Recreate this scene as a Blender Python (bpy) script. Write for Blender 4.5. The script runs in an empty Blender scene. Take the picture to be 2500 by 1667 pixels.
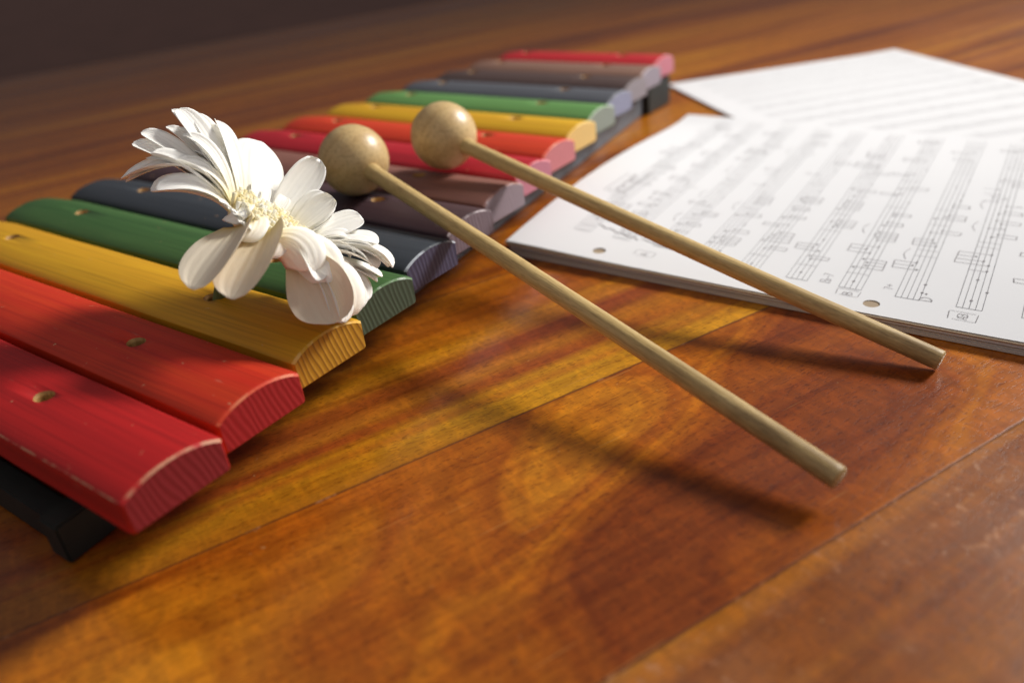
import bpy, bmesh, math, random
from mathutils import Vector, Matrix, noise

# ------------------------------------------------------------------ camera
scene = bpy.context.scene
CAM = Vector((0.28740, -0.07098, 0.13929))
AX = Vector((0.81132, 0.5762, -0.09872))      # image right
AY = Vector((-0.21345, 0.44919, 0.86757))     # image up
AZ = Vector((-0.54424, 0.6828, -0.48742))     # viewing direction
cd = bpy.data.cameras.new("camera")
cam = bpy.data.objects.new("camera", cd)
scene.collection.objects.link(cam)
m = Matrix((AX, AY, -AZ)).transposed().to_4x4()
m.translation = CAM
cam.matrix_world = m
cd.sensor_width = 36.0
cd.lens = 2009.9 / 2500 * 36
cd.clip_start = 0.01
cd.clip_end = 60
cd.dof.use_dof = True
cd.dof.focus_distance = 0.254
cd.dof.aperture_fstop = 6.6
scene.camera = cam

# ------------------------------------------------------------------ world, lamps, exposure
world = bpy.data.worlds.new("World")
scene.world = world
world.use_nodes = True
bg = world.node_tree.nodes["Background"]
bg.inputs[0].default_value = (1.0, 0.94, 0.95, 1)
bg.inputs[1].default_value = 1.0
# a dim room: brighter overhead and to the right, dark towards the far left
wt = world.node_tree
_tc = wt.nodes.new("ShaderNodeTexCoord")
_dp = wt.nodes.new("ShaderNodeVectorMath"); _dp.operation = 'DOT_PRODUCT'
_dp.inputs[1].default_value = (0.55, -0.33, 0.77)
_mr = wt.nodes.new("ShaderNodeMapRange")
_mr.inputs["From Min"].default_value = -0.45
_mr.inputs["From Max"].default_value = 1.0
_mr.inputs["To Min"].default_value = 0.075
_mr.inputs["To Max"].default_value = 0.31
wt.links.new(_tc.outputs["Generated"], _dp.inputs[0])
wt.links.new(_dp.outputs["Value"], _mr.inputs["Value"])
wt.links.new(_mr.outputs[0], bg.inputs[1])

ld = bpy.data.lights.new("lamp", 'SPOT')
ld.energy = 500
ld.shadow_soft_size = 0.38
ld.spot_size = math.radians(22.6)
ld.spot_blend = 0.85
ld.color = (1.0, 0.965, 0.91)
lamp = bpy.data.objects.new("lamp", ld)
scene.collection.objects.link(lamp)
LP = Vector((0.85, 1.87, 1.15))
lamp.location = LP
lamp.rotation_euler = (Vector((0.16, 0.435, 0.0)) - LP).to_track_quat('-Z', 'Y').to_euler()

scene.view_settings.view_transform = 'Standard'
scene.view_settings.look = 'None'
scene.view_settings.exposure = 0.0
scene.view_settings.gamma = 1.0
scene.view_settings.use_curve_mapping = False
scene.cycles.max_bounces = 8

random.seed(11)
COL = scene.collection


# ------------------------------------------------------------------ helpers
def lin(c):
    out = []
    for v in c:
        v = v / 255.0
        out.append(v / 12.92 if v <= 0.04045 else ((v + 0.055) / 1.055) ** 2.4)
    return (out[0], out[1], out[2], 1.0)


def link(name, me, parent=None):
    o = bpy.data.objects.new(name, me)
    COL.objects.link(o)
    if parent is not None:
        o.parent = parent
    return o


def obj(name, bm, mats, parent=None, smooth=True):
    me = bpy.data.meshes.new(name)
    bmesh.ops.recalc_face_normals(bm, faces=bm.faces[:])
    bm.to_mesh(me)
    bm.free()
    if not isinstance(mats, (list, tuple)):
        mats = [mats]
    for mt in mats:
        me.materials.append(mt)
    if smooth:
        for p in me.polygons:
            p.use_smooth = True
    return link(name, me, parent)


def tag(o, label=None, cat=None, group=None, kind=None):
    if label: o["label"] = label
    if cat: o["category"] = cat
    if group: o["group"] = group
    if kind: o["kind"] = kind
    return o


def empty(name, loc):
    o = bpy.data.objects.new(name, None)
    o.empty_display_size = 0.01
    o.location = loc
    COL.objects.link(o)
    return o


def box(bm, x0, x1, y0, y1, z0, z1, bev=0.0):
    r = bmesh.ops.create_cube(bm, size=1.0)
    for v in r['verts']:
        v.co = Vector((x0 + (v.co.x + .5) * (x1 - x0), y0 + (v.co.y + .5) * (y1 - y0), z0 + (v.co.z + .5) * (z1 - z0)))
    if bev:
        es = list({e for v in r['verts'] for e in v.link_edges})
        bmesh.ops.bevel(bm, geom=es, offset=bev, segments=2, affect='EDGES')
    return r


class NT:
    """small node-tree writer"""
    def __init__(s, name):
        s.m = bpy.data.materials.new(name)
        s.m.use_nodes = True
        s.t = s.m.node_tree
        s.bsdf = s.t.nodes["Principled BSDF"]
        s.out = s.t.nodes["Material Output"]

    def n(s, typ, **kw):
        nd = s.t.nodes.new(typ)
        for k, v in kw.items():
            if k.startswith("i_"):
                nd.inputs[k[2:].replace("_", " ")].default_value = v
            else:
                setattr(nd, k, v)
        return nd

    def l(s, a, b):
        s.t.links.new(a, b)

    def obj(s):
        return s.n("ShaderNodeTexCoord").outputs["Object"]

    def map(s, vec, scale=(1, 1, 1), loc=(0, 0, 0), rot=(0, 0, 0)):
        mp = s.n("ShaderNodeMapping")
        mp.inputs["Scale"].default_value = scale
        mp.inputs["Location"].default_value = loc
        mp.inputs["Rotation"].default_value = rot
        s.l(vec, mp.inputs["Vector"])
        return mp.outputs[0]

    def noise(s, vec, scale, detail=3, rough=.5, dist=0.0):
        nd = s.n("ShaderNodeTexNoise")
        nd.inputs["Scale"].default_value = scale
        nd.inputs["Detail"].default_value = detail
        nd.inputs["Roughness"].default_value = rough
        nd.inputs["Distortion"].default_value = dist
        s.l(vec, nd.inputs["Vector"])
        return nd.outputs[0]

    def ramp(s, fac, stops, interp='LINEAR'):
        r = s.n("ShaderNodeValToRGB")
        r.color_ramp.interpolation = interp
        e = r.color_ramp.elements
        while len(e) > len(stops): e.remove(e[-1])
        while len(e) < len(stops): e.new(0.5)
        for k, (p, c) in enumerate(stops):
            e[k].position = p
            e[k].color = c if len(c) == 4 else (*c, 1)
        s.l(fac, r.inputs[0])
        return r.outputs[0]

    def math(s, op, a, b=None, c=None, clamp=False):
        nd = s.n("ShaderNodeMath", operation=op, use_clamp=clamp)
        for k, v in enumerate((a, b, c)):
            if v is None: continue
            if isinstance(v, (int, float)): nd.inputs[k].default_value = v
            else: s.l(v, nd.inputs[k])
        return nd.outputs[0]

    def mix(s, fac, a, b, blend='MIX'):
        nd = s.n("ShaderNodeMix", data_type='RGBA', blend_type=blend)
        for sock, v in ((nd.inputs[0], fac), (nd.inputs[6], a), (nd.inputs[7], b)):
            if isinstance(v, (int, float)): sock.default_value = v
            elif isinstance(v, tuple): sock.default_value = v
            else: s.l(v, sock)
        return nd.outputs[2]

    def xyz(s, vec):
        sp = s.n("ShaderNodeSeparateXYZ")
        s.l(vec, sp.inputs[0])
        return sp.outputs

    def comb(s, x, y, z):
        nd = s.n("ShaderNodeCombineXYZ")
        for k, v in enumerate((x, y, z)):
            if isinstance(v, (int, float)): nd.inputs[k].default_value = v
            else: s.l(v, nd.inputs[k])
        return nd.outputs[0]

    def bump(s, h, strength, dist):
        b = s.n("ShaderNodeBump")
        b.inputs["Strength"].default_value = strength
        b.inputs["Distance"].default_value = dist
        s.l(h, b.inputs["Height"])
        s.l(b.outputs[0], s.bsdf.inputs["Normal"])
        return b

    def set(s, **kw):
        for k, v in kw.items():
            sock = s.bsdf.inputs[k.replace("_", " ")]
            if isinstance(v, (int, float, tuple)): sock.default_value = v
            else: s.l(v, sock)
        return s.m


G = lambda v: (v, v, v, 1)


# ------------------------------------------------------------------ materials
def mat_table():
    t = NT("varnished_boards")
    co = t.obj()
    x, y, z = t.xyz(co)
    # board number and edges
    W = 0.0895
    b = t.math('DIVIDE', t.math('SUBTRACT', x, 0.0225), W)
    bid = t.math('FLOOR', b)
    bf = t.math('FRACT', b)
    wn = t.n("ShaderNodeTexWhiteNoise", noise_dimensions='1D')
    t.l(bid, wn.inputs["W"])
    rnd = wn.outputs["Value"]
    # slow warp so the grain wanders along the boards
    wv = t.map(co, (14, 3.2, 1))
    warp = t.math('MULTIPLY', t.math('SUBTRACT', t.noise(wv, 1.0, 3), 0.5), 0.016)
    wv2 = t.map(co, (70, 9, 1))
    warp2 = t.math('MULTIPLY', t.math('SUBTRACT', t.noise(wv2, 1.0, 3), 0.5), 0.0055)
    xs = t.math('ADD', t.math('ADD', x, warp), warp2)
    # the striped board left of the long joint: its own stripes across its width
    f = t.math('DIVIDE', t.math('SUBTRACT', xs, 0.0225), W, clamp=True)
    S = [(0.0, (152, 84, 18)), (.12, (160, 90, 16)), (.22, (150, 78, 18)), (.34, (158, 86, 18)), (.41, (176, 112, 22)),
         (.48, (180, 112, 34)), (.54, (138, 64, 28)), (.60, (136, 62, 28)), (.65, (168, 98, 32)), (.70, (180, 112, 32)),
         (.74, (144, 68, 26)), (.775, (146, 68, 26)), (.82, (192, 134, 26)), (.86, (178, 110, 26)), (.90, (206, 152, 28)),
         (1.0, (198, 138, 28))]
    striped = t.ramp(f, [(p, lin(c)) for p, c in S])
    # generic streaky board
    off = t.math('MULTIPLY', rnd, 37.0)
    sv = t.comb(t.math('MULTIPLY', xs, 38.0), t.math('MULTIPLY', y, 1.3), off)
    st = t.noise(sv, 1.0, 5, .6)
    streak = t.ramp(st, [(.28, lin((98, 42, 20))), (.42, lin((144, 78, 16))), (.52, lin((170, 100, 14))),
                         (.62, lin((186, 120, 16))), (.74, lin((198, 138, 22)))])
    # figured board with swirls (between the two long joints)
    fv = t.comb(t.math('MULTIPLY', x, 15.0), t.math('MULTIPLY', y, 8.5), 21.7)
    fg = t.noise(fv, 1.0, 1, .4, .6)
    rings = t.math('SINE', t.math('ADD', t.math('MULTIPLY', fg, 95.0), t.math('MULTIPLY', t.noise(t.map(co, (60, 40, 1)), 1.0, 3), 3.0)))
    figured = t.ramp(fg, [(.32, lin((132, 62, 16))), (.42, lin((160, 84, 14))), (.50, lin((186, 108, 18))),
                          (.58, lin((166, 88, 18))), (.68, lin((196, 122, 24)))])
    figured = t.mix(t.ramp(rings, [(.0, G(0)), (1.0, G(.55))]), figured, t.mix(1.0, figured, (.74, .62, .58, 1), 'MULTIPLY'))
    is_m = t.math('COMPARE', bid, 0.0, 0.2)
    is_f = t.math('COMPARE', bid, 1.0, 0.2)
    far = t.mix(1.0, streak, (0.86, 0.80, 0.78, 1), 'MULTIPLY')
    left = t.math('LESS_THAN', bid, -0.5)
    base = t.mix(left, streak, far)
    striped = t.mix(t.ramp(t.noise(t.map(co, (20, 7, 1), (3, 1, 0)), 1.0, 2), [(.40, G(0)), (.66, G(.75))]), striped, streak)
    striped = t.mix(t.ramp(y, [(0.0, G(.75)), (.14, G(0))]), striped, lin((136, 70, 22)))
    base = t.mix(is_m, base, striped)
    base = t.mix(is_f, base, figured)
    # medium streaks on everything
    mv = t.comb(t.math('MULTIPLY', xs, 240.0), t.math('MULTIPLY', y, 7.0), off)
    ms = t.noise(mv, 1.0, 4, .62)
    base = t.mix(t.ramp(ms, [(.33, G(.8)), (.56, G(0))]), base, t.mix(1.0, base, (.62, .50, .46, 1), 'MULTIPLY'))
    # ribbon shimmer running across the grain
    rv = t.comb(t.math('MULTIPLY', x, 160.0), t.math('MULTIPLY', y, 330.0), off)
    rb = t.noise(rv, 1.0, 3, .6, .4)
    base = t.mix(t.ramp(rb, [(.44, G(0)), (.66, G(.72))]), base, t.mix(1.0, base, (1.42, 1.38, 1.1, 1), 'MULTIPLY'))
    # fine pores
    pv = t.comb(t.math('MULTIPLY', xs, 2100.0), t.math('MULTIPLY', y, 420.0), off)
    pr = t.noise(pv, 1.0, 2, .5)
    pores = t.ramp(pr, [(.34, G(.65)), (.44, G(0))])
    base = t.mix(pores, base, t.mix(1.0, base, (.48, .38, .36, 1), 'MULTIPLY'))
    # pale specks and scratches; reflected haze painted on the near board
    sp = t.noise(t.map(co, (420, 420, 1)), 1.0, 2, .5)
    base = t.mix(t.ramp(sp, [(.72, G(0)), (.80, G(.35))]), base, lin((205, 165, 110)))
    near_b = t.math('COMPARE', bid, 2.0, 0.2)
    hz = t.ramp(t.noise(t.map(co, (22, 16, 1), (5, 2, 0)), 1.0, 4, .65), [(.46, G(0)), (.62, G(1))])
    s2 = t.ramp(t.noise(t.map(co, (300, 300, 1)), 1.0, 3, .6), [(.58, G(.18)), (.66, G(.75))])
    base = t.mix(t.math('MULTIPLY', near_b, t.math('MULTIPLY', hz, s2)), base, lin((196, 142, 104)))  # whitish glossy reflection with blurred glints, painted into the board colour
    scv = t.map(co, (900, 26, 1), rot=(0, 0, math.radians(38)))
    scv2 = t.map(co, (1100, 30, 1), rot=(0, 0, math.radians(-64)))
    sc = t.math('MAXIMUM', t.noise(scv, 1.0, 1, .4), t.noise(scv2, 1.0, 1, .4))
    base = t.mix(t.ramp(sc, [(.775, G(0)), (.80, G(.30))]), base, lin((214, 160, 90)))
    # joints
    jw = t.math('MULTIPLY', t.noise(t.map(co, (200, 260, 1)), 1.0, 3), 0.012)
    d = t.math('MINIMUM', bf, t.math('SUBTRACT', 1.0, bf))
    joint = t.ramp(t.math('SUBTRACT', d, t.math('MULTIPLY', jw, 0.4)), [(.0008, G(1)), (.0042, G(0))])
    jc = t.mix(t.ramp(t.noise(t.map(co, (60, 150, 1)), 1.0, 3), [(.58, G(0)), (.66, G(1))]), lin((74, 38, 26)), lin((150, 108, 80)))
    base = t.mix(t.math('MULTIPLY', joint, .65), base, jc)
    rough = t.ramp(t.noise(t.map(co, (24, 9, 1)), 1.0, 4, .6), [(.3, G(.30)), (.7, G(.44))])
    h = t.math('ADD', t.math('MULTIPLY', joint, -.5), t.math('ADD', t.math('MULTIPLY', ms, .10), t.math('MULTIPLY', pores, -.25)))
    t.bump(h, .28, .0004)
    m_ = t.set(Base_Color=base, Roughness=rough, Coat_Weight=.38, Coat_Roughness=.17)
    t.bsdf.inputs["Specular IOR Level"].default_value = .28
    return m_


def mat_paint(name, top, alt, edge, endc, ring, seed, wear=.5):
    """painted pine: top paint, worn edge, end grain -> three materials"""
    c0, c1 = lin(top), lin(alt)
    t = NT(name + "_paint")
    co = t.obj()
    co = t.map(co, (1, 1, 1), (seed * 1.7, seed * .9, 0))
    g = t.noise(t.map(co, (14, 900, 260)), 1.0, 3, .6)
    g2 = t.noise(t.map(co, (5, 160, 60)), 1.0, 3, .6, .3)
    base = t.mix(t.ramp(g2, [(.32, G(0)), (.68, G(1))]), c0, c1)
    base = t.mix(t.ramp(g, [(.34, G(.5)), (.52, G(0))]), base, t.mix(1.0, base, (.60, .58, .60, 1), 'MULTIPLY'))
    sc = t.noise(t.map(co, (130, 900, 200), rot=(0, 0, .05)), 1.0, 2, .5)
    base = t.mix(t.ramp(sc, [(.70, G(0)), (.80, G(.14 * wear))]), base, lin((205, 190, 160)))
    ch = t.noise(t.map(co, (240, 300, 240)), 1.0, 3, .6)
    base = t.mix(t.ramp(ch, [(.71, G(0)), (.75, G(.75 * wear))]), base, lin((214, 170, 130)))
    t.bump(g, .25, .0003)
    t.set(Base_Color=base, Roughness=.52)
    t.bsdf.inputs["Specular IOR Level"].default_value = .4
    # worn edge
    e = NT(name + "_worn_edge")
    co = e.map(e.obj(), (1, 1, 1), (seed, seed, 0))
    w = e.noise(e.map(co, (150, 150, 150)), 1.0, 5, .65)
    base = e.mix(e.ramp(w, [(.44, G(0)), (.56, G(.8))]), c0, lin(edge))
    e.set(Base_Color=base, Roughness=.6)
    # end grain
    r = NT(name + "_end_grain")
    co = r.obj()
    x, y, z = r.xyz(co)
    wr = r.noise(r.map(co, (40, 90, 40), (0, seed, 0)), 1.0, 2)
    ph = r.math('MULTIPLY', r.math('ADD', r.math('ADD', y, r.math('MULTIPLY', z, .22)), r.math('MULTIPLY', wr, .0050)), 2 * math.pi / 0.00185)
    sn = r.math('SINE', ph)
    lines = r.ramp(sn, [(.30, G(0)), (.95, G(ring))])
    spk = r.noise(r.map(co, (900, 900, 900)), 1.0, 2)
    base = r.mix(lines, lin(endc), r.mix(1.0, lin(endc), (.46, .36, .32, 1), 'MULTIPLY'))
    base = r.mix(r.ramp(spk, [(.5, G(0)), (.8, G(.4))]), base, r.mix(1.0, base, (1.3, 1.25, 1.2, 1), 'MULTIPLY'))
    r.bump(sn, .2, .0002)
    base = r.mix(1.0, base, (.80, .80, .80, 1), 'MULTIPLY')
    r.set(Base_Color=base, Roughness=.55)
    return [t.m, e.m, r.m]


def mat_simple(name, c, rough=.5, c2=None, scale=(60, 60, 60), spec=.4, bump=0.0):
    t = NT(name)
    if c2 is not None:
        nz = t.noise(t.map(t.obj(), scale), 1.0, 4, .6)
        base = t.ramp(nz, [(.35, lin(c)), (.65, lin(c2))])
        if bump: t.bump(nz, bump, .0003)
        t.set(Base_Color=base, Roughness=rough)
    else:
        t.set(Base_Color=lin(c), Roughness=rough)
    t.bsdf.inputs["Specular IOR Level"].default_value = spec
    return t.m


def mat_head():
    t = NT("mallet_head_beech")
    co = t.obj()
    a = t.noise(t.map(co, (38, 38, 120), rot=(.4, .5, 0)), 1.0, 6, .7, .8)
    base = t.ramp(a, [(.3, lin((186, 148, 92))), (.46, lin((216, 184, 128))), (.7, lin((226, 200, 148)))])
    f = t.noise(t.map(co, (900, 900, 500)), 1.0, 2)
    base = t.mix(t.ramp(f, [(.36, G(.35)), (.5, G(0))]), base, lin((160, 124, 74)))
    t.bump(f, .12, .0002)
    t.set(Base_Color=base, Roughness=.42, Coat_Weight=.4, Coat_Roughness=.30)
    return t.m


def mat_rod():
    t = NT("mallet_rod_wood")
    co = t.obj()     # local z is the rod axis
    g = t.noise(t.map(co, (700, 700, 22)), 1.0, 4, .65)
    base = t.ramp(g, [(.3, lin((186, 156, 96))), (.5, lin((210, 180, 120))), (.7, lin((220, 194, 138)))])
    f = t.noise(t.map(co, (2200, 2200, 260)), 1.0, 2)
    base = t.mix(t.ramp(f, [(.36, G(.35)), (.48, G(0))]), base, lin((150, 118, 70)))
    zz = t.xyz(co)[2]
    grime = t.math('MULTIPLY', t.ramp(zz, [(.145, G(0)), (.20, G(1))]), t.ramp(t.noise(t.map(co, (260, 260, 60)), 1.0, 5, .65), [(.38, G(.75)), (.62, G(.1))]))
    base = t.mix(grime, base, lin((128, 100, 62)))
    t.bump(g, .35, .0004)
    t.set(Base_Color=base, Roughness=.5)
    return t.m


def mat_paper(name, c):
    t = NT(name)
    f = t.noise(t.map(t.obj(), (30, 30, 30)), 1.0, 3)
    base = t.mix(f, lin(c), tuple(min(1, v * .965) for v in lin(c)[:3]) + (1,))
    t.bump(t.noise(t.map(t.obj(), (9, 12, 9)), 1.0, 2), .12, .004)
    t.set(Base_Color=base, Roughness=.85)
    t.bsdf.inputs["Specular IOR Level"].default_value = .15
    return t.m


def mat_petal(name, thin, tint, shade_tint=(1, 1, 1, 1)):
    t = NT(name)
    uv = t.n("ShaderNodeUVMap", uv_map="UVMap").outputs[0]
    u, v, _ = t.xyz(uv)
    ribs = t.math('SINE', t.math('MULTIPLY', u, 44.0))
    nz = t.noise(t.map(uv, (30, 5, 1)), 1.0, 3, .6)
    base = t.ramp(v, [(0.0, lin((236, 224, 150))), (.22, lin((252, 248, 232))), (.45, lin((255, 255, 253)))])
    base = t.mix(t.ramp(nz, [(.35, G(.2)), (.6, G(0))]), base, lin((240, 236, 224)))
    base = t.mix(1.0, base, shade_tint, 'MULTIPLY')
    b = t.bump(t.math('ADD', t.math('MULTIPLY', ribs, .5), nz), .22, .0004)
    t.set(Base_Color=base, Roughness=.5)
    t.bsdf.inputs["Specular IOR Level"].default_value = .25
    tr = t.n("ShaderNodeBsdfTranslucent")
    t.l(t.mix(1.0, base, tuple(v * thin for v in tint[:3]) + (1,), 'MULTIPLY'), tr.inputs["Color"])
    t.l(b.outputs[0], tr.inputs["Normal"])
    mx = t.n("ShaderNodeAddShader")
    t.l(t.bsdf.outputs[0], mx.inputs[0])
    t.l(tr.outputs[0], mx.inputs[1])
    t.l(mx.outputs[0], t.out.inputs["Surface"])
    return t.m


M_TABLE = mat_table()
M_FLOOR = mat_simple("dark_floor", (112, 80, 70), .8, (102, 73, 64), (3, 3, 3))
M_RAW = mat_simple("raw_pine", (206, 166, 104), .6, (150, 106, 54), (300, 300, 40))
M_RAIL = mat_simple("slate_rail", (104, 112, 122), .5, (84, 92, 102), (30, 90, 90))
M_DARKRAIL = mat_simple("dark_crosspiece", (38, 42, 38), .6, (30, 32, 30), (60, 90, 90))
M_HEAD = mat_head()
M_ROD = mat_rod()
M_PAPER = mat_paper("music_paper", (224, 225, 228))
M_PAPER2 = mat_paper("stack_paper", (216, 207, 198))
M_HOLE_SHADE = mat_paper("hole_shade_paper", (168, 150, 128))  # tan stands in for the shade seen inside the punched holes
M_INK = mat_simple("pencil_line", (142, 139, 142), .7)
M_INKL = mat_simple("printed_stave", (128, 128, 132), .7)
M_PETAL = mat_petal("white_petal", .17, (1.0, .94, .80, 1))
M_THIN_SHADED = mat_petal("thin_shaded_petal", .16, (1.0, .78, .46, 1), (.84, .76, .62, 1))  # white petals; the front ones' warm shade is painted into the base colour
M_SOFT = mat_petal("soft_white_petal", .30, (1.0, .97, .86, 1))
M_STEM = mat_simple("flower_stem", (112, 128, 76), .55, (84, 98, 62), (200, 200, 60))
M_FLORET = mat_simple("disc_floret", (253, 251, 242), .5, (249, 234, 176), (140, 140, 140))

# ------------------------------------------------------------------ setting
bm = bmesh.new()
box(bm, -0.82, 0.62, -1.2, 1.9, -0.030, 0.0, .004)
table = obj("table_top", bm, M_TABLE, smooth=False)
table.rotation_euler = (0, 0, math.radians(-23.2))
tag(table, "varnished orange-brown wooden tabletop of long streaky boards", "table", kind="structure")
bm = bmesh.new()
box(bm, -60, 60, -60, 60, -0.78, -0.75)
fl = obj("floor", bm, M_FLOOR, smooth=False)
tag(fl, "dark brown floor in shadow beyond the table edge", "floor", kind="structure")

# ------------------------------------------------------------------ xylophone
PITCH = 0.030
ZB, ZS, DOME, HW = 0.0199, 0.0301, 0.0026, 0.01375
xylo = empty("xylophone", (0.0, 0.21, 0.0))
tag(xylo, "toy xylophone with fifteen painted wooden bars on a dark tapering frame", "xylophone")
XO = Vector((0.0, 0.21, 0.0))


def put(o, world_pos=(0, 0, 0)):
    """parts are built in world coordinates; keep them there under their parent"""
    o.location = Vector(world_pos) - o.parent.location
    return o


def section(hw, zb, zs, dome, inset):
    pts = []
    rb = .0006
    hw2 = hw - inset
    zb2, top = zb + inset, zs - inset * .7
    pts += [(-hw2 + rb, zb2), (hw2 - rb, zb2), (hw2, zb2 + rb)]
    # side up then domed top
    N = 14
    arc = []
    for k in range(N + 1):
        a = k / N
        yy = hw2 * math.cos(math.pi * a)
        # rounded shoulders: superellipse dome
        zz = top - .0009 + (dome + .0009) * (1 - abs(yy / hw2) ** 2.0) ** .82
        arc.append((-yy, zz))
    arc = arc[::-1]       # from +hw to -hw
    pts += arc
    pts += [(-hw2, zb2 + rb)]
    return pts


def bar_mesh(xl, xr, mats, holes, name, parent, y0, seed):
    bm = bmesh.new()
    rnd = random.Random(seed)
    c = .0007
    stations = [(-xl, .0009, -.0), (-xl + c, .0002, 0), (-xl + 3 * c, 0, 0)]
    n = 10
    for k in range(1, n):
        stations.append((-xl + (xl + xr) * k / n, 0, 0))
    stations += [(xr - 3 * c, 0, 0), (xr - c, .0002, 0), (xr, .0008, 0)]
    rings = []
    for x, ins, _ in stations:
        # left ends are rubbed down a little
        wob = .00012 * math.sin(x * 90 + seed)
        near_left = max(0.0, 1 - (x + xl) / .012)
        p = section(HW + wob - .0012 * near_left ** 2, ZB, ZS - .0016 * near_left ** 2, DOME, ins)
        rings.append([bm.verts.new((x, yy, zz)) for yy, zz in p])
    for i in range(len(rings) - 1):
        a, b = rings[i], rings[i + 1]
        L = len(a)
        for k in range(L):
            f = bm.faces.new((a[k], a[(k + 1) % L], b[(k + 1) % L], b[k]))
            top_face = 3 <= k <= L - 3
            end = (i == len(rings) - 2) or i == 0
            side_near = (L - 4 <= k <= L - 2)
            f.material_index = 1 if (end and top_face) or (seed == 1 and side_near and k == L - 3) else 0
            if end and not top_face: f.material_index = 0
    f = bm.faces.new(rings[-1]); f.material_index = 2
    f = bm.faces.new(rings[0][::-1]); f.material_index = 0
    bmesh.ops.recalc_face_normals(bm, faces=bm.faces[:])
    me = bpy.data.meshes.new("bar")
    bm.to_mesh(me); bm.free()
    for mt in mats + [M_RAW]: me.materials.append(mt)
    o = bpy.data.objects.new("bar", me)
    COL.objects.link(o)
    # drill the two holes
    cb = bmesh.new()
    for hx in holes:
        r = bmesh.ops.create_cone(cb, cap_ends=True, segments=28, radius1=.0024, radius2=.0024, depth=.05,
                                  matrix=Matrix.Translation((hx, 0, .026)) @ Matrix.Diagonal((1.08, .95, 1, 1)))
        r = bmesh.ops.create_cone(cb, cap_ends=True, segments=28, radius1=.0023, radius2=.0034, depth=.0024,
                                  matrix=Matrix.Translation((hx, 0, ZS + DOME)) @ Matrix.Diagonal((1.08, .95, 1, 1)))
    cm = bpy.data.meshes.new("cut"); cb.to_mesh(cm); cb.free()
    cut = bpy.data.objects.new("cut", cm)
    COL.objects.link(cut)
    md = o.modifiers.new("b", 'BOOLEAN'); md.operation = 'DIFFERENCE'; md.object = cut; md.solver = 'EXACT'; md.use_self = True
    dg = bpy.context.evaluated_depsgraph_get()
    me2 = bpy.data.meshes.new_from_object(o.evaluated_get(dg))
    bpy.data.objects.remove(cut); bpy.data.objects.remove(o)
    if len(me2.materials) < 4:
        me2.materials.clear()
        for mt in mats + [M_RAW]: me2.materials.append(mt)
    for p in me2.polygons:
        c_ = p.center
        for hx in holes:
            if math.hypot((c_.x - hx), c_.y) < .0039 and c_.z > ZB + .0003:
                if abs(p.normal.z) < .88: p.material_index = 3
        p.use_smooth = False
    # smooth only the dome
    for p in me2.polygons:
        if p.material_index == 0 and p.normal.z > .25: p.use_smooth = True
    me2.name = name
    q = link(name, me2, parent)
    put(q, (0, y0, 0))
    return q


#        top, alternate, worn edge, end grain (pale reflected haze painted into the farther ones), ring strength, wear, label
BARS = [
    ((194, 30, 30), (176, 26, 28), (214, 160, 124), (150, 34, 42), .06, "red bar nearest the camera"),
    ((216, 64, 28), (198, 42, 26), (226, 130, 90), (184, 32, 38), .14, "orange-red bar with a dark hole"),
    ((224, 170, 34), (208, 148, 30), (238, 200, 120), (214, 156, 42), .8, "yellow bar with the flower stem in its hole"),
    ((76, 114, 62), (58, 96, 50), (206, 214, 206), (74, 92, 72), .42, "green bar under the flower petals"),
    ((66, 71, 78), (54, 60, 68), (196, 204, 214), (80, 76, 104), .32, "navy bar with blue-grey end"),
    ((78, 56, 62), (66, 46, 50), (190, 176, 180), (132, 114, 124), .28, "dark plum bar under the first mallet head"),
    ((146, 100, 88), (128, 84, 74), (206, 196, 204), (158, 140, 150), .2, "mauve brown bar"),
    ((190, 32, 46), (170, 28, 42), (226, 150, 160), (204, 124, 142), .1, "crimson bar"),
    ((218, 70, 34), (204, 52, 30), (236, 160, 130), (212, 124, 128), .1, "orange bar"),
    ((222, 174, 32), (208, 154, 30), (246, 216, 140), (240, 196, 116), .1, "bright yellow bar with pale orange end"),
    ((106, 154, 86), (90, 138, 74), (190, 200, 186), (148, 154, 142), .1, "light green bar"),
    ((94, 97, 104), (82, 85, 93), (176, 180, 196), (150, 150, 176), .1, "slate blue bar"),
    ((88, 70, 66), (78, 60, 58), (170, 160, 166), (156, 146, 152), .1, "dark brown bar"),
    ((148, 114, 98), (134, 100, 86), (184, 172, 180), (166, 156, 170), .1, "pinkish brown bar"),
    ((198, 36, 46), (186, 32, 42), (228, 150, 160), (214, 130, 148), .1, "red bar farthest from the camera"),
]
for i, (top, alt, edge, endc, ring, lab) in enumerate(BARS):
    mats = mat_paint("bar_%s" % lab.split()[0], top, alt, edge, endc, ring, i + 1, 1.0 if i < 7 else .4)
    xr = .1282 - .0060 * i
    xl = .1278 - .0034 * i
    hr = .0712 - .00403 * i
    hl = -(.0712 - .00073 * i)
    b = bar_mesh(xl, xr, mats, (hl, hr), "bar", xylo, PITCH * i, i + 1)
    b["label"] = lab


def rail(xa, xb, y0, y1, z0, z1, w, mat, name, bev=.0006):
    """straight rail from (xa,y0) to (xb,y1), outer faces; w signed width towards the middle"""
    bm = bmesh.new()
    vs = []
    for (x, y) in ((xa, y0), (xb, y1)):
        for z in (z0, z1):
            vs.append(bm.verts.new((x, y, z)))
            vs.append(bm.verts.new((x - w, y, z)))
    a, b, c, d, e, f, g, h = vs
    for q in ((a, b, d, c), (e, g, h, f), (a, e, f, b), (c, d, h, g), (a, c, g, e), (b, f, h, d)):
        bm.faces.new(q)
    bmesh.ops.bevel(bm, geom=bm.edges[:], offset=bev, segments=2, affect='EDGES')
    o = obj(name, bm, mat, xylo, smooth=False)
    return put(o)


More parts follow.
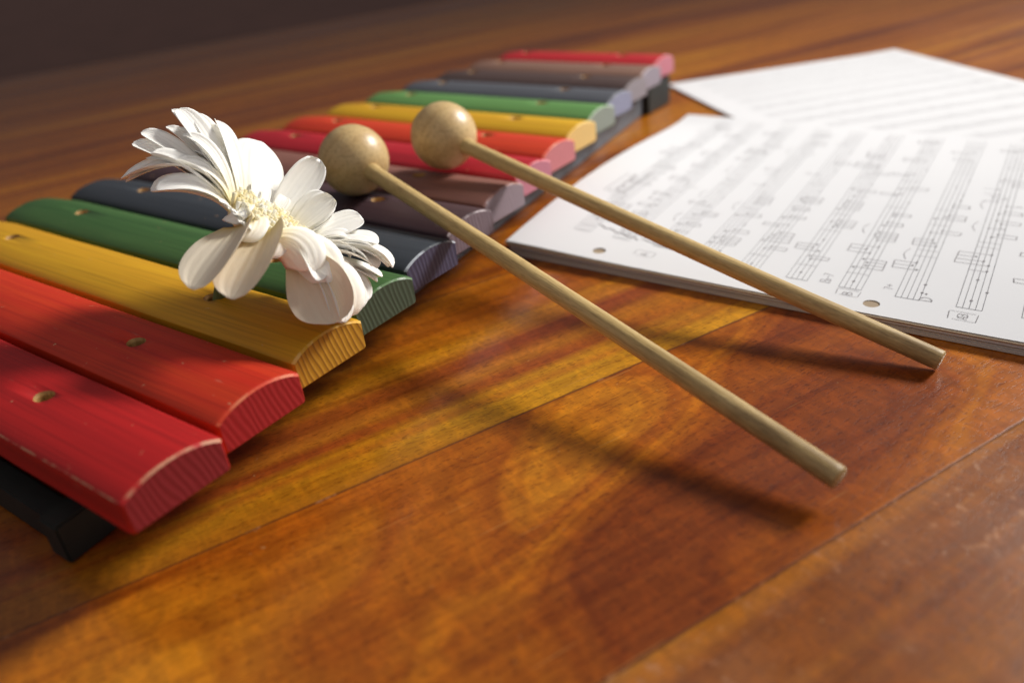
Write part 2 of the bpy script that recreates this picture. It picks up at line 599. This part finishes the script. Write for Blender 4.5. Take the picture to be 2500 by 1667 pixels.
xr = lambda y: .0962 - .137 * (y + .018)
xl_ = lambda y: -(.0962 - .075 * (y + .018))
rail(xr(.0035), xr(.400), .0035, .400, .0002, .0120, .009, M_RAIL, "rail")
rail(xl_(.0035), xl_(.400), .0035, .400, .0002, .0120, -.009, M_RAIL, "rail")
rail(xr(-.006) - .001, xr(.400) - .001, -.006, .400, .0121, .0197, .007, M_RAIL, "bar_support")
rail(xl_(-.006) + .001, xl_(.400) + .001, -.006, .400, .0121, .0197, -.007, M_RAIL, "bar_support")
bm = bmesh.new()
box(bm, xl_(-.01), xr(-.01) - .0092, -.0165, -.0095, .0002, .0105, .0006)
put(obj("crosspiece", bm, M_DARKRAIL, xylo, smooth=False))
rail(xr(-.0185), xr(.003), -.0185, .003, .0002, .0120, .009, M_DARKRAIL, "foot")
bm = bmesh.new()
box(bm, -.062, .0425, .4005, .432, .0002, .0190, .001)
put(obj("crosspiece", bm, M_DARKRAIL, xylo, smooth=False))


# ------------------------------------------------------------------ mallets
def mallet(C, T, R, r, label, bend=0.0, extend=0.0):
    C, T = Vector(C), Vector(T)
    d = (T - C)
    L = d.length
    root = empty("mallet", C)
    tag(root, label, "mallet", "wooden mallets lying across the bars")
    rot = d.to_track_quat('Z', 'Y')
    bm = bmesh.new()
    bmesh.ops.create_uvsphere(bm, u_segments=64, v_segments=40, radius=R)
    for v in bm.verts:
        k = noise.noise(v.co * 120) * .0001
        v.co += v.co.normalized() * k
        ax = v.co.z / R
        if ax > .93: v.co.z -= (ax - .93) * R * .3
    h = obj("head", bm, M_HEAD, root)
    h.rotation_euler = rot.to_euler()
    bm = bmesh.new()
    NS, NR = 34, 90
    rings = []
    zs = [R * .55 + (L - R * .55) * k / NR for k in range(NR + 1)]
    prof = []
    for k, z in enumerate(zs):
        rr = r * (1 + .018 * noise.noise(Vector((z * 60, r * 99, C.x * 50))))
        if z < R + .003:
            rr = r * (1.0 + .22 * max(0, 1 - abs(z - R) / .0022))
        prof.append((z, rr))
    prof[-1] = (L - .0005, r)
    prof.append((L - .0001, r * .95))
    prof.append((L + .00005, r * .88))
    for z, rr in prof:
        cx = bend * math.sin(math.pi * z / L)
        ring = []
        for a in range(NS):
            th = 2 * math.pi * a / NS
            w = 1 + .012 * noise.noise(Vector((math.cos(th) * 2, math.sin(th) * 2, z * 25 + C.x * 100)))
            ring.append(bm.verts.new((rr * w * math.cos(th) + cx, rr * w * math.sin(th), z)))
        rings.append(ring)
    for i in range(len(rings) - 1):
        for a in range(NS):
            bm.faces.new((rings[i][a], rings[i][(a + 1) % NS], rings[i + 1][(a + 1) % NS], rings[i + 1][a]))
    bm.faces.new(rings[-1]); bm.faces.new(rings[0][::-1])
    hd = obj("handle", bm, M_ROD, root)
    hd.rotation_euler = rot.to_euler()
    return root


mallet((.0394, .1518, .0471), (.2510, .0930, .0079), .0141, .0031,
       "wooden ball mallet nearer the flower, its handle ending above the bare boards", .0004)
mallet((.0541, .1913, .0471), (.2592, .1650, .0036), .0141, .0031,
       "wooden ball mallet farther from the flower, its handle crossing the sheet music", -.0009)

# ------------------------------------------------------------------ sheet music
def sheet_mesh(P00, P10, P01, thick, z, lift, holes, mat, name, nx=60, ny=46, holer=.0027, bow=0.0):
    """P00 corner, P10 end of the long edge, P01 end of the short edge"""
    P00, P10, P01 = Vector(P00), Vector(P10), Vector(P01)
    ex, ey = P10 - P00, P01 - P00
    def pos(u, v):
        p = P00 + ex * u + ey * v
        p.x -= bow * math.sin(math.pi * v) * max(0, 1 - u * 3)
        return Vector((p.x, p.y, z + lift(u, v)))
    bm = bmesh.new()
    g = [[bm.verts.new(pos(i / nx, j / ny)) for i in range(nx + 1)] for j in range(ny + 1)]
    gt = [[bm.verts.new(pos(i / nx, j / ny) + Vector((0, 0, thick))) for i in range(nx + 1)] for j in range(ny + 1)]
    for j in range(ny):
        for i in range(nx):
            bm.faces.new((g[j][i], g[j + 1][i], g[j + 1][i + 1], g[j][i + 1]))
            bm.faces.new((gt[j][i], gt[j][i + 1], gt[j + 1][i + 1], gt[j + 1][i]))
    for i in range(nx):
        bm.faces.new((g[0][i], g[0][i + 1], gt[0][i + 1], gt[0][i]))
        bm.faces.new((g[ny][i + 1], g[ny][i], gt[ny][i], gt[ny][i + 1]))
    for j in range(ny):
        bm.faces.new((g[j + 1][0], g[j][0], gt[j][0], gt[j + 1][0]))
        bm.faces.new((g[j][nx], g[j + 1][nx], gt[j + 1][nx], gt[j][nx]))
    o = obj(name, bm, mat, smooth=False)
    if holes:
        cb = bmesh.new()
        for (hx, hy) in holes:
            bmesh.ops.create_cone(cb, cap_ends=True, segments=32, radius1=holer, radius2=holer, depth=.03,
                                  matrix=Matrix.Translation((hx, hy, z)))
        cm = bpy.data.meshes.new("cut"); cb.to_mesh(cm); cb.free()
        cut = bpy.data.objects.new("cut", cm); COL.objects.link(cut)
        md = o.modifiers.new("b", 'BOOLEAN'); md.operation = 'DIFFERENCE'; md.object = cut; md.solver = 'EXACT'
        dg = bpy.context.evaluated_depsgraph_get()
        me2 = bpy.data.meshes.new_from_object(o.evaluated_get(dg))
        me2.name = name
        bpy.data.objects.remove(cut)
        old = o.data
        o.modifiers.clear()
        o.data = me2
        bpy.data.meshes.remove(old)
    return o, pos


A00, A10, A01 = Vector((.0855, .1862, 0)), Vector((.3640, .1838, 0)), Vector((.0745, .3900, 0))
HOLES = [(.1268, .1935), (.2323, .1922), (.338, .191)]
NST = 7
def lift_a(u, v):
    return .0042 * math.exp(-(u / .13) ** 2) * math.sin(math.pi * min(1, .12 + v * .95)) + .0005 * (1 + math.sin(u * 9 + v * 5)) * .6 + .0016 * max(0, v - .8) ** 2 * 25 * math.exp(-(u / .2) ** 2)
rs = random.Random(4)
for k in range(NST):
    jx, jy = rs.uniform(-.0016, .0016), rs.uniform(-.0012, .0012)
    z = .0003 + k * .0005
    fan = Vector((.0035 * (1 - k / NST), 0, 0))
    J = Vector((jx, jy, 0))
    lf = lambda u, v, k=k: lift_a(u, v) * k / NST
    o, _ = sheet_mesh(A00 + J + fan, A10 + J, A01 + J + fan, .00042, z, lf,
                      None, (M_HOLE_SHADE if k == 6 else M_PAPER2 if k != 4 else M_PAPER), "music_sheet", 24, 18, bow=.002)
    tag(o, "blank looking paper sheet under the top sheet of handwritten music in the near stack", "paper sheet", "sheets stacked under the handwritten music")
top1, pos1 = sheet_mesh(A00, A10, A01, .00025, .0003 + NST * .0005, lift_a, HOLES, M_PAPER, "music_sheet", 60, 46, bow=.002)
tag(top1, "white sheet of handwritten music with punched holes, topmost of the stack under the mallet handle", "sheet music", "sheets of handwritten music")
ZT = .00025 + .00012


class Pen:
    def __init__(s, pos, U, V, dz):
        s.bm = bmesh.new(); s.pos = pos; s.U = U; s.V = V; s.dz = dz
    def P(s, a, b):
        """a: metres along the long edge, b: metres from the punched edge"""
        p = s.pos(a / s.U, b / s.V)
        p.z += s.dz
        return p
    def line(s, a0, b0, a1, b1, w, seg=None):
        n = seg or max(1, int(math.hypot(a1 - a0, b1 - b0) / .012))
        dx, dy = a1 - a0, b1 - b0
        L = math.hypot(dx, dy) or 1
        px, py = -dy / L * w / 2, dx / L * w / 2
        prev = None
        for k in range(n + 1):
            t = k / n
            a, b = a0 + dx * t, b0 + dy * t
            q = (s.bm.verts.new(s.P(a + px, b + py)), s.bm.verts.new(s.P(a - px, b - py)))
            if prev: s.bm.faces.new((prev[0], prev[1], q[1], q[0]))
            prev = q
    def poly(s, pts, w):
        for (p, q) in zip(pts, pts[1:]):
            s.line(p[0], p[1], q[0], q[1], w, 1)
    def blob(s, a, b, ra, rb, rot=0):
        vs = []
        for k in range(12):
            th = 2 * math.pi * k / 12
            x, y = ra * math.cos(th), rb * math.sin(th)
            vs.append(s.bm.verts.new(s.P(a + x * math.cos(rot) - y * math.sin(rot), b + x * math.sin(rot) + y * math.cos(rot))))
        s.bm.faces.new(vs)
    # glyph strokes: (right, up) in text space; text right = away from the punched edge, text up = towards the corner
    def glyph(s, strokes, a, b, h, w):
        for st in strokes:
            s.poly([(a - y * h, b + x * h) for x, y in st], w)


def arc(cx, cy, rx, ry, a0, a1, n=8):
    return [(cx + rx * math.cos(math.radians(a0 + (a1 - a0) * k / n)), cy + ry * math.sin(math.radians(a0 + (a1 - a0) * k / n))) for k in range(n + 1)]


GL = {
    'B': [[(0, 0), (0, 1)], arc(.02, .76, .5, .24, 90, -90), arc(.02, .26, .6, .26, 90, -90)],
    'A': [[(0, 0), (.32, 1), (.66, 0)], [(.12, .36), (.56, .34)]],
    'D': [[(0, 0), (0, 1)], arc(0, .5, .6, .5, 90, -90)],
    'E': [[(.5, 1), (0, .97), (0, 0), (.55, .02)], [(0, .5), (.45, .52)]],
    'b': [[(0, 1), (0, 0)], arc(0, .25, .35, .25, 90, -90)],
    '-': [[(0, .45), (.45, .47)]],
    '7': [[(0, 1), (.5, .98), (.16, 0)]],
    '3': [arc(.1, .75, .4, .25, 130, -80), arc(.1, .27, .45, .27, 80, -130)],
    '1': [[(.1, .75), (.3, 1), (.3, 0)]],
    '+': [[(0, .5), (.6, .5)], [(.3, .2), (.3, .8)]],
}
LU, LV = (A10 - A00).length, (A01 - A00).length
W_ST, W_PEN = .00020, .00028
stv = Pen(pos1, LU, LV, ZT)
nt = Pen(pos1, LU, LV, ZT + .00006)
B0 = .0155          # where the staves begin, metres from the punched edge
SP = .01864
rn = random.Random(21)
# staves, counted from the near right towards the left; a = position along the long edge
for k in range(-5, 10):
    a0 = .1718 - k * SP
    if a0 < .012 or a0 > LU - .014: continue
    b0 = B0 if k > -1 else B0
    if k >= 5: b0 = B0 + .006
    for ln in range(5):
        stv.line(a0 + ln * .00188, b0, a0 + ln * .00188, LV - .006, W_ST)
    stv.line(a0, b0, a0 + 4 * .00188, b0, W_ST * 1.2)
    # notes
    b = b0 + .006
    bar = 0
    while b < LV - .014:
        kind = rn.random()
        if kind < .2:
            nt.line(a0, b, a0 + .00752, b, W_PEN * .7); b += rn.uniform(.004, .007)
        elif kind < .62:
            # a beamed group: stems run across the staff, the beam parallel to it
            m_ = rn.choice((2, 2, 3, 4))
            step = rn.uniform(.0024, .0034)
            side = rn.choice((-1, 1))
            heads = [a0 + rn.choice((1, 2, 3, 4, 5, 6)) * .00094 for _ in range(m_)]
            beam = (min(heads) - .0062) if side < 0 else (max(heads) + .0062)
            for j, ha in enumerate(heads):
                nt.blob(ha, b + j * step, .00042, .00058, .4)
                nt.line(ha, b + j * step + .0004 * side, beam + rn.uniform(-.0002, .0002), b + j * step + .0004 * side, W_PEN * .85, 1)
            nt.line(beam, b + .0004 * side, beam + rn.uniform(-.0006, .0006), b + (m_ - 1) * step + .0004 * side, W_PEN * 1.15, 1)
            b += m_ * step + rn.uniform(.002, .005)
        elif kind < .82:
            ha = a0 + rn.choice((1, 2, 3, 4, 5, 6)) * .00094
            nt.blob(ha, b, .00042, .00058, .4)
            s_ = rn.choice((-1, 1))
            nt.line(ha, b + .0004 * s_, ha + s_ * .0056, b + .0004 * s_, W_PEN * .85, 1)
            if rn.random() < .4:
                nt.poly([(ha + s_ * .0056, b + .0004), (ha + s_ * .0046, b + .0016), (ha + s_ * .0036, b + .0014)], W_PEN * .8)
            b += rn.uniform(.004, .008)
        else:
            nt.blob(a0 + rn.choice((2, 4)) * .00188, b, .0005, .0005)
            b += rn.uniform(.006, .012)
        if rn.random() < .10:
            nt.poly([(a0 - .0022 + .0014 * math.sin(j / 7 * math.pi) * -1, b - .010 + j * .0014) for j in range(8)], W_PEN * .7)
# margin marks beside the hole edge
def boxed(a, b, wa, wb, txt, h):
    nt.poly([(a - wa, b + .0002), (a - wa - .0002, b + wb), ], W_PEN * .9)
    nt.poly([(a + wa, b), (a + wa + .0003, b + wb)], W_PEN * .9)
    nt.poly([(a - wa, b + wb + .0004), (a + wa * .9, b + wb + .0002)], W_PEN * .6)
    nt.poly([(a - wa * .7, b), (a + wa * .9, b - .0001)], W_PEN * .6)
    bb = b + .0008
    for ch in txt:
        nt.glyph(GL[ch], a + h * .5, bb, h, W_PEN * .8)
        bb += h * .62


boxed(.1745, .0068, .0040, .0052, "A3", .0030)
boxed(.1385, .0098, .0036, .0042, "B", .0032)
boxed(.1010, .0100, .0036, .0042, "D", .0030)
boxed(.0600, .0105, .0040, .0044, "A", .0030)
boxed(.2100, .0070, .0040, .0052, "B", .0030)
for j, ch in enumerate("Eb-7"):
    nt.glyph(GL[ch], .1310, .0170 + j * .0018, .0034, W_PEN * .8)
for j, ch in enumerate("7"):
    nt.glyph(GL[ch], .1515, .0200, .0028, W_PEN * .8)
nt.glyph(GL['+'], .1515, .0222, .0030, W_PEN * .8)
nt.glyph(GL['D'], .1645, .0160, .0040, W_PEN)
nt.blob(.1620, .0210, .0004, .0004)
# long slur and the title scribble at the left
nt.poly([(.0530 + j * .0026, .0255 - .006 * math.sin(j / 14 * math.pi * .62)) for j in range(12)], W_PEN * 1.6)
nt.poly([(.030 + j * .0022, .0300 - j * .0006 + .0009 * math.sin(j * 2.3)) for j in range(11)], W_PEN * 1.8)
nt.poly([(.0250, .066), (.0262, .098)], W_PEN * 1.8)
nt.poly([(.0160, .064), (.0168, .090)], W_PEN * 1.2)
for j in range(9):
    nt.poly([(.019 + rn.uniform(0, .003), .066 + j * .0028), (.022 + rn.uniform(-.001, .002), .067 + j * .0028), (.0195, .0685 + j * .0028)], W_PEN * 1.1)
s_o = obj("staves", stv.bm, M_INKL, top1, smooth=False)
n_o = obj("handwritten_notes", nt.bm, M_INK, top1, smooth=False)

# far pair of sheets
B00, B10, B01 = Vector((.0200, .4745, 0)), Vector((.2250, .2900, 0)), Vector((.1400, .6040, 0))
lift_b = lambda u, v: .0010 * math.sin(math.pi * u) * math.sin(math.pi * v) * .6 + .0006 * math.exp(-((1 - v) / .1) ** 2)
for k in range(2):
    J = Vector((.0012 * k - .0006, .0010 - .0014 * k, 0))
    o, _ = sheet_mesh(B00 + J, B10 + J, B01 + J, .0004, .0002 + k * .0005, lambda u, v: lift_b(u, v) * .4, None, M_PAPER2, "music_sheet", 20, 16)
    tag(o, "paper sheet under the far sheet of music beyond the stack", "paper sheet", "sheets under the far music sheet")
top2, pos2 = sheet_mesh(B00, B10, B01, .00025, .0013, lift_b, None, M_PAPER, "music_sheet", 40, 30)
tag(top2, "far sheet of faint music, partly under the near stack, by the xylophone's far end", "sheet music", "sheets of handwritten music")
LU2, LV2 = (B10 - B00).length, (B01 - B00).length
st2 = Pen(pos2, LU2, LV2, ZT)
M_FAINT = mat_simple("faint_print", (160, 160, 164), .7)
n2 = Pen(pos2, LU2, LV2, ZT + .00006)
for k in range(13):
    a0 = .016 + k * .0186
    for ln in range(5):
        st2.line(a0 + ln * .0018, .016, a0 + ln * .0018, LV2 - .008, W_ST * .8)
    b = .020
    while b < LV2 - .012:
        ha = a0 + rn.choice((1, 2, 3, 4, 5, 6)) * .0009
        if rn.random() < .45:
            n2.blob(ha, b, .0004, .0005, .4)
            n2.line(ha, b, ha - .0050, b, W_PEN * .6, 1)
        b += rn.uniform(.003, .010)
obj("staves", st2.bm, M_FAINT, top2, smooth=False)
obj("handwritten_notes", n2.bm, M_FAINT, top2, smooth=False)
# the near stack rests on the far sheets
for o in list(COL.objects):
    pass

# ------------------------------------------------------------------ flower
FC = Vector((.0862, .0730, .0570)) - AX * .0018 - AY * .0022                # centre of the flower head
E1 = (AX * .78 - AY * .62).normalized()           # along the rim, to the lower right as photographed
NN = (AX * .60 + AY * .77 - AZ * .20).normalized()
NN = (NN - E1 * NN.dot(E1)).normalized()
E2 = E1.cross(NN)
if E2.dot(AZ) < 0: E2 = -E2
flower = empty("flower", (.0632, .060, .031))
tag(flower, "white gerbera daisy with curled petals, its short stem stuck in the yellow bar's hole", "flower")
FD = .2479


def pix(x, y, depth):
    return CAM + AX * ((x - 1250) / 2009.9 * depth) - AY * ((y - 833.5) / 2009.9 * depth) + AZ * depth


def petal(base, tip, mid_lift, width, twist=0.0, cup=.12, side=0.0, notch=.0, fat=.6, curl=0.0, wdir=None, bw=.22, name="petal", mat=None):
    base, tip = Vector(base), Vector(tip)
    ch = tip - base
    p1 = base + ch * .35 + NN * mid_lift
    p2 = base + ch * .78 + NN * mid_lift * .9
    NL, NW = 22, 12
    bm = bmesh.new()
    uvl = bm.loops.layers.uv.new("UVMap")
    rows = []
    lat0 = None
    for i in range(NL + 1):
        t = i / NL
        a = 1 - t
        c = base * a ** 3 + p1 * 3 * a * a * t + p2 * 3 * a * t * t + tip * t ** 3
        tg = (p1 - base) * 3 * a * a + (p2 - p1) * 6 * a * t + (tip - p2) * 3 * t * t
        tg.normalize()
        ref = wdir if wdir is not None else tg.cross(NN)
        lat = ref - tg * ref.dot(tg)
        if lat.length < 1e-5: lat = lat0
        lat.normalize()
        lat0 = lat
        nor = lat.cross(tg).normalized()
        if nor.dot(NN) < 0 and wdir is None: nor = -nor
        tw = twist * t
        la = lat * math.cos(tw) + nor * math.sin(tw)
        no = nor * math.cos(tw) - lat * math.sin(tw)
        w = width * (bw + (1 - bw) * math.sin(min(1, t / fat) * math.pi / 2) ** 1.2)
        if t > fat:
            q = (t - fat) / (1 - fat)
            w *= max(0.02, (1 - q ** 2.6)) ** .5
        row = []
        for j in range(NW + 1):
            s_ = j / NW * 2 - 1
            back = notch * width * max(0, (t - .9) / .1) * (math.cos(s_ * math.pi * 2.5) * .5 - .5)
            z = cup * w * (s_ * s_ - .3) + .016 * w * math.cos(s_ * 15) * math.sin(math.pi * t) + curl * width * s_ * t
            row.append((c + la * (s_ * w / 2) + no * z + tg * back, (s_ * .5 + .5, t)))
        rows.append(row)
    th = .00010
    V = []
    for sgn in (0, 1):
        vv = []
        for row in rows:
            vv.append([bm.verts.new(p + NN * (sgn * th)) for p, _ in row])
        V.append(vv)
    def quad(vs, uvs):
        f = bm.faces.new(vs)
        for lp, uv in zip(f.loops, uvs): lp[uvl].uv = uv
    for i in range(NL):
        for j in range(NW):
            uv = [rows[i][j][1], rows[i][j + 1][1], rows[i + 1][j + 1][1], rows[i + 1][j][1]]
            quad([V[0][i][j], V[0][i][j + 1], V[0][i + 1][j + 1], V[0][i + 1][j]], uv)
            quad([V[1][i][j + 1], V[1][i][j], V[1][i + 1][j], V[1][i + 1][j + 1]], [uv[1], uv[0], uv[3], uv[2]])
        for j in (0, NW):
            uv = [rows[i][j][1], rows[i + 1][j][1], rows[i + 1][j][1], rows[i][j][1]]
            quad([V[0][i][j], V[0][i + 1][j], V[1][i + 1][j], V[1][i][j]], uv)
    for i in (0, NL):
        for j in range(NW):
            uv = [rows[i][j][1], rows[i][j + 1][1], rows[i][j + 1][1], rows[i][j][1]]
            quad([V[0][i][j], V[0][i][j + 1], V[1][i][j + 1], V[1][i][j]], uv)
    o = obj(name, bm, mat or M_PETAL, flower)
    vs = o.data.vertices
    for p in o.data.polygons:
        ids = list(p.vertices)
        if any(abs((vs[a].co - vs[b].co).length - th) < th * .02 for a, b in zip(ids, ids[1:] + ids[:1])):
            p.use_smooth = False
    put(o)
    return o


# each petal: tip as seen (x, y), metres behind (+) or before (-) the head centre, width, lift, twist, cup
K = .001
PET = [
    # upper left fan
    (436, 266, 4, 10, 3, .5, .18), (474, 276, 10, 9, 3, .3, .15), (514, 300, 16, 10, 3, .1, .12), (540, 335, 20, 9, 2, 0, .1),
    (346, 322, 0, 8.0, 4, .6, .2), (414, 312, 8, 8, 4, .4, .2), (324, 350, -3, 9, 4, .5, .2), (368, 376, -8, 8.5, 5, .2, .3),
    (455, 330, 0, 8, 5, .3, .2), (480, 372, 4, 8, 5, .2, .2), (430, 392, -6, 8, 5, .2, .3), (505, 352, 8, 8, 4, .2, .2),
    (296, 438, -6, 11, 15, .3, .2), (368, 466, -12, 12.5, 6, .2, .22),
    # broad ones at the back
    (642, 349, 22, 20.0, 1, 0, -.12), (780, 390, 20, 11, -2, 0, .16), (804, 480, 15, 12, 1, 0, .08),
    (600, 368, 26, 11, 1, 0, .1), (720, 470, 24, 9, 1, 0, .1),
    # right side
    (884, 532, 13, 14, 2, 0, .08), (815, 524, 18, 12, 1, 0, .1), (924, 594, 6, 12, 5, -.1, .12), (948, 652, 0, 12, 8, -.1, .15), (920, 655, -4, 11, 6, -.1, .15),
    (933, 676, 4, 9, 3, 0, .1), (850, 585, 4, 10, 5, 0, .2), (870, 625, -2, 10, 7, 0, .2),
    # lower right
    (890, 738, -6, 11, 7, -.2, .2), (866, 754, -9, 11, 5, -.2, .2), (828, 788, -14, 12, 8, -.3, .2), (840, 705, -11, 11, 8, -.2, .2),
    (778, 674, -17, 12, 4, -.1, .2), (800, 640, -8, 10, 7, -.1, .2),
]
rj = random.Random(31)
for e in list(PET):
    if e[3] < 15 and rj.random() < .85:
        PET.append((e[0] + rj.uniform(-18, 14), e[1] + rj.uniform(-8, 16), e[2] + rj.uniform(-5, 3), e[3] * rj.uniform(.6, .8), e[4] + rj.uniform(0, 2), e[5] + rj.uniform(-.2, .2), .2))
for k, (x, y, dz, w, lf, tw, cup) in enumerate(PET):
    tip = pix(x, y, FD + dz * K)
    v = tip - FC
    a, b_ = v.dot(E1), v.dot(E2)
    th = math.atan2(b_, a)
    base = FC + E1 * (math.cos(th) * .0105) + E2 * (math.sin(th) * .0105) - NN * .0022
    petal(base, tip, lf * K, w * K, tw, cup, notch=0)
# big petals hanging down in front, lit from behind
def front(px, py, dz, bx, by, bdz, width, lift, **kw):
    petal(pix(bx, by, FD + bdz * K), pix(px, py, FD + dz * K), lift * K, width * K, 0, wdir=AX * 1.0 + AY * kw.pop('sl', 0.0), mat=kw.pop('mt', M_THIN_SHADED), **kw)


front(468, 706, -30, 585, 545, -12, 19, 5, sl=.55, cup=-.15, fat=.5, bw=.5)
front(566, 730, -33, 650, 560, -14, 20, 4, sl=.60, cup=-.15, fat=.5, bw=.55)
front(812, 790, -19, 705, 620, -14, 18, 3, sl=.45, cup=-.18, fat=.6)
front(800, 690, -17, 660, 600, -13, 14, 5, sl=.9, cup=.15, fat=.6, bw=.4, mt=M_SOFT)
front(842, 775, -15, 740, 640, -10, 13, 6, sl=.7, cup=.2, fat=.6, mt=M_SOFT)
front(748, 665, -19, 640, 590, -14, 13, 6, sl=.9, cup=.2, fat=.6, bw=.4, mt=M_SOFT)

front(552, 542, -13, 602, 506, -6, 11, 2, sl=.5, cup=.15, fat=.6, bw=.4, mt=M_SOFT)
front(592, 590, -18, 624, 534, -10, 11, 2, sl=.5, cup=.15, fat=.6, bw=.4, mt=M_SOFT)
front(652, 632, -19, 655, 563, -11, 10, 2, sl=.4, cup=.15, fat=.6, bw=.4, mt=M_SOFT)

# short inner petals round the centre
rp = random.Random(9)
for k in range(84):
    th = 2 * math.pi * k / 84 + rp.uniform(-.05, .05)
    if math.cos(th) < -.60 and math.sin(th) < .6: continue
    ring = k % 2
    r0 = .0098 + ring * .0016 + rp.uniform(-.0006, .0006)
    front_side = max(0, -math.sin(th))
    r1 = r0 + rp.uniform(.007, .014) * (1 - .45 * front_side)
    up = rp.uniform(.0035, .0075) * (1 - .75 * front_side)
    dirv = E1 * math.cos(th) + E2 * math.sin(th)
    sd = E1.cross(NN) * rp.uniform(-.001, .001)
    petal(FC + dirv * r0 - NN * .0006, FC + dirv * r1 + NN * up + sd, rp.uniform(.0006, .0016),
          rp.uniform(.0030, .0046), rp.uniform(-.2, .2), .15, name="inner_petal")
# centre: receptacle and little florets in one piece
bm = bmesh.new()
Rm = Matrix((E1, E2, NN)).transposed()
for k in range(340):
    rr = math.sqrt((k + .5) / 340) * .0122
    th = k * 2.39996
    c = FC + E1 * (rr * math.cos(th)) + E2 * (rr * math.sin(th)) + NN * (.0024 - 14 * rr * rr)
    L = rp.uniform(.0016, .0034) + .9 * max(0, rr - .006) * .3
    dv = (NN + (E1 * math.cos(th) + E2 * math.sin(th)) * rp.uniform(0, .5)).normalized()
    q = dv.to_track_quat('Z', 'Y').to_matrix().to_4x4()
    bmesh.ops.create_cone(bm, cap_ends=True, segments=6, radius1=.00030, radius2=rp.uniform(.00045, .0007), depth=L,
                          matrix=Matrix.Translation(c + dv * L / 2) @ q)
bmesh.ops.create_uvsphere(bm, u_segments=24, v_segments=12, radius=.0120,
                          matrix=Matrix.Translation(FC - NN * .0012) @ Rm.to_4x4() @ Matrix.Diagonal((1, 1, .30, 1)))
put(obj("flower_center", bm, M_FLORET, flower))
# calyx and stem
bm = bmesh.new()
bmesh.ops.create_uvsphere(bm, u_segments=24, v_segments=14, radius=.0085,
                          matrix=Matrix.Translation(FC - NN * .0042) @ Rm.to_4x4() @ Matrix.Diagonal((1, 1, .45, 1)))
put(obj("calyx", bm, M_STEM, flower))
S0, S1 = Vector((.0626, .0597, .0222)), FC - NN * .006
P1 = Vector((.0650, .0612, .0370)); P2 = Vector((.0720, .0650, .0480))
bm = bmesh.new()
prev = None
for i in range(25):
    t = i / 24; a = 1 - t
    c = S0 * a ** 3 + P1 * 3 * a * a * t + P2 * 3 * a * t * t + S1 * t ** 3
    tg = ((P1 - S0) * 3 * a * a + (P2 - P1) * 6 * a * t + (S1 - P2) * 3 * t * t).normalized()
    la = tg.orthogonal().normalized() if prev is None else (la - tg * la.dot(tg)).normalized()
    no = tg.cross(la)
    r = .0019 + .0004 * t
    ring = [bm.verts.new(c + la * (r * math.cos(2 * math.pi * k / 18)) + no * (r * math.sin(2 * math.pi * k / 18))) for k in range(18)]
    if prev:
        for k in range(18):
            bm.faces.new((prev[k], prev[(k + 1) % 18], ring[(k + 1) % 18], ring[k]))
    else:
        bm.faces.new(ring[::-1])
    prev = ring
bm.faces.new(prev)
put(obj("stem", bm, M_STEM, flower))
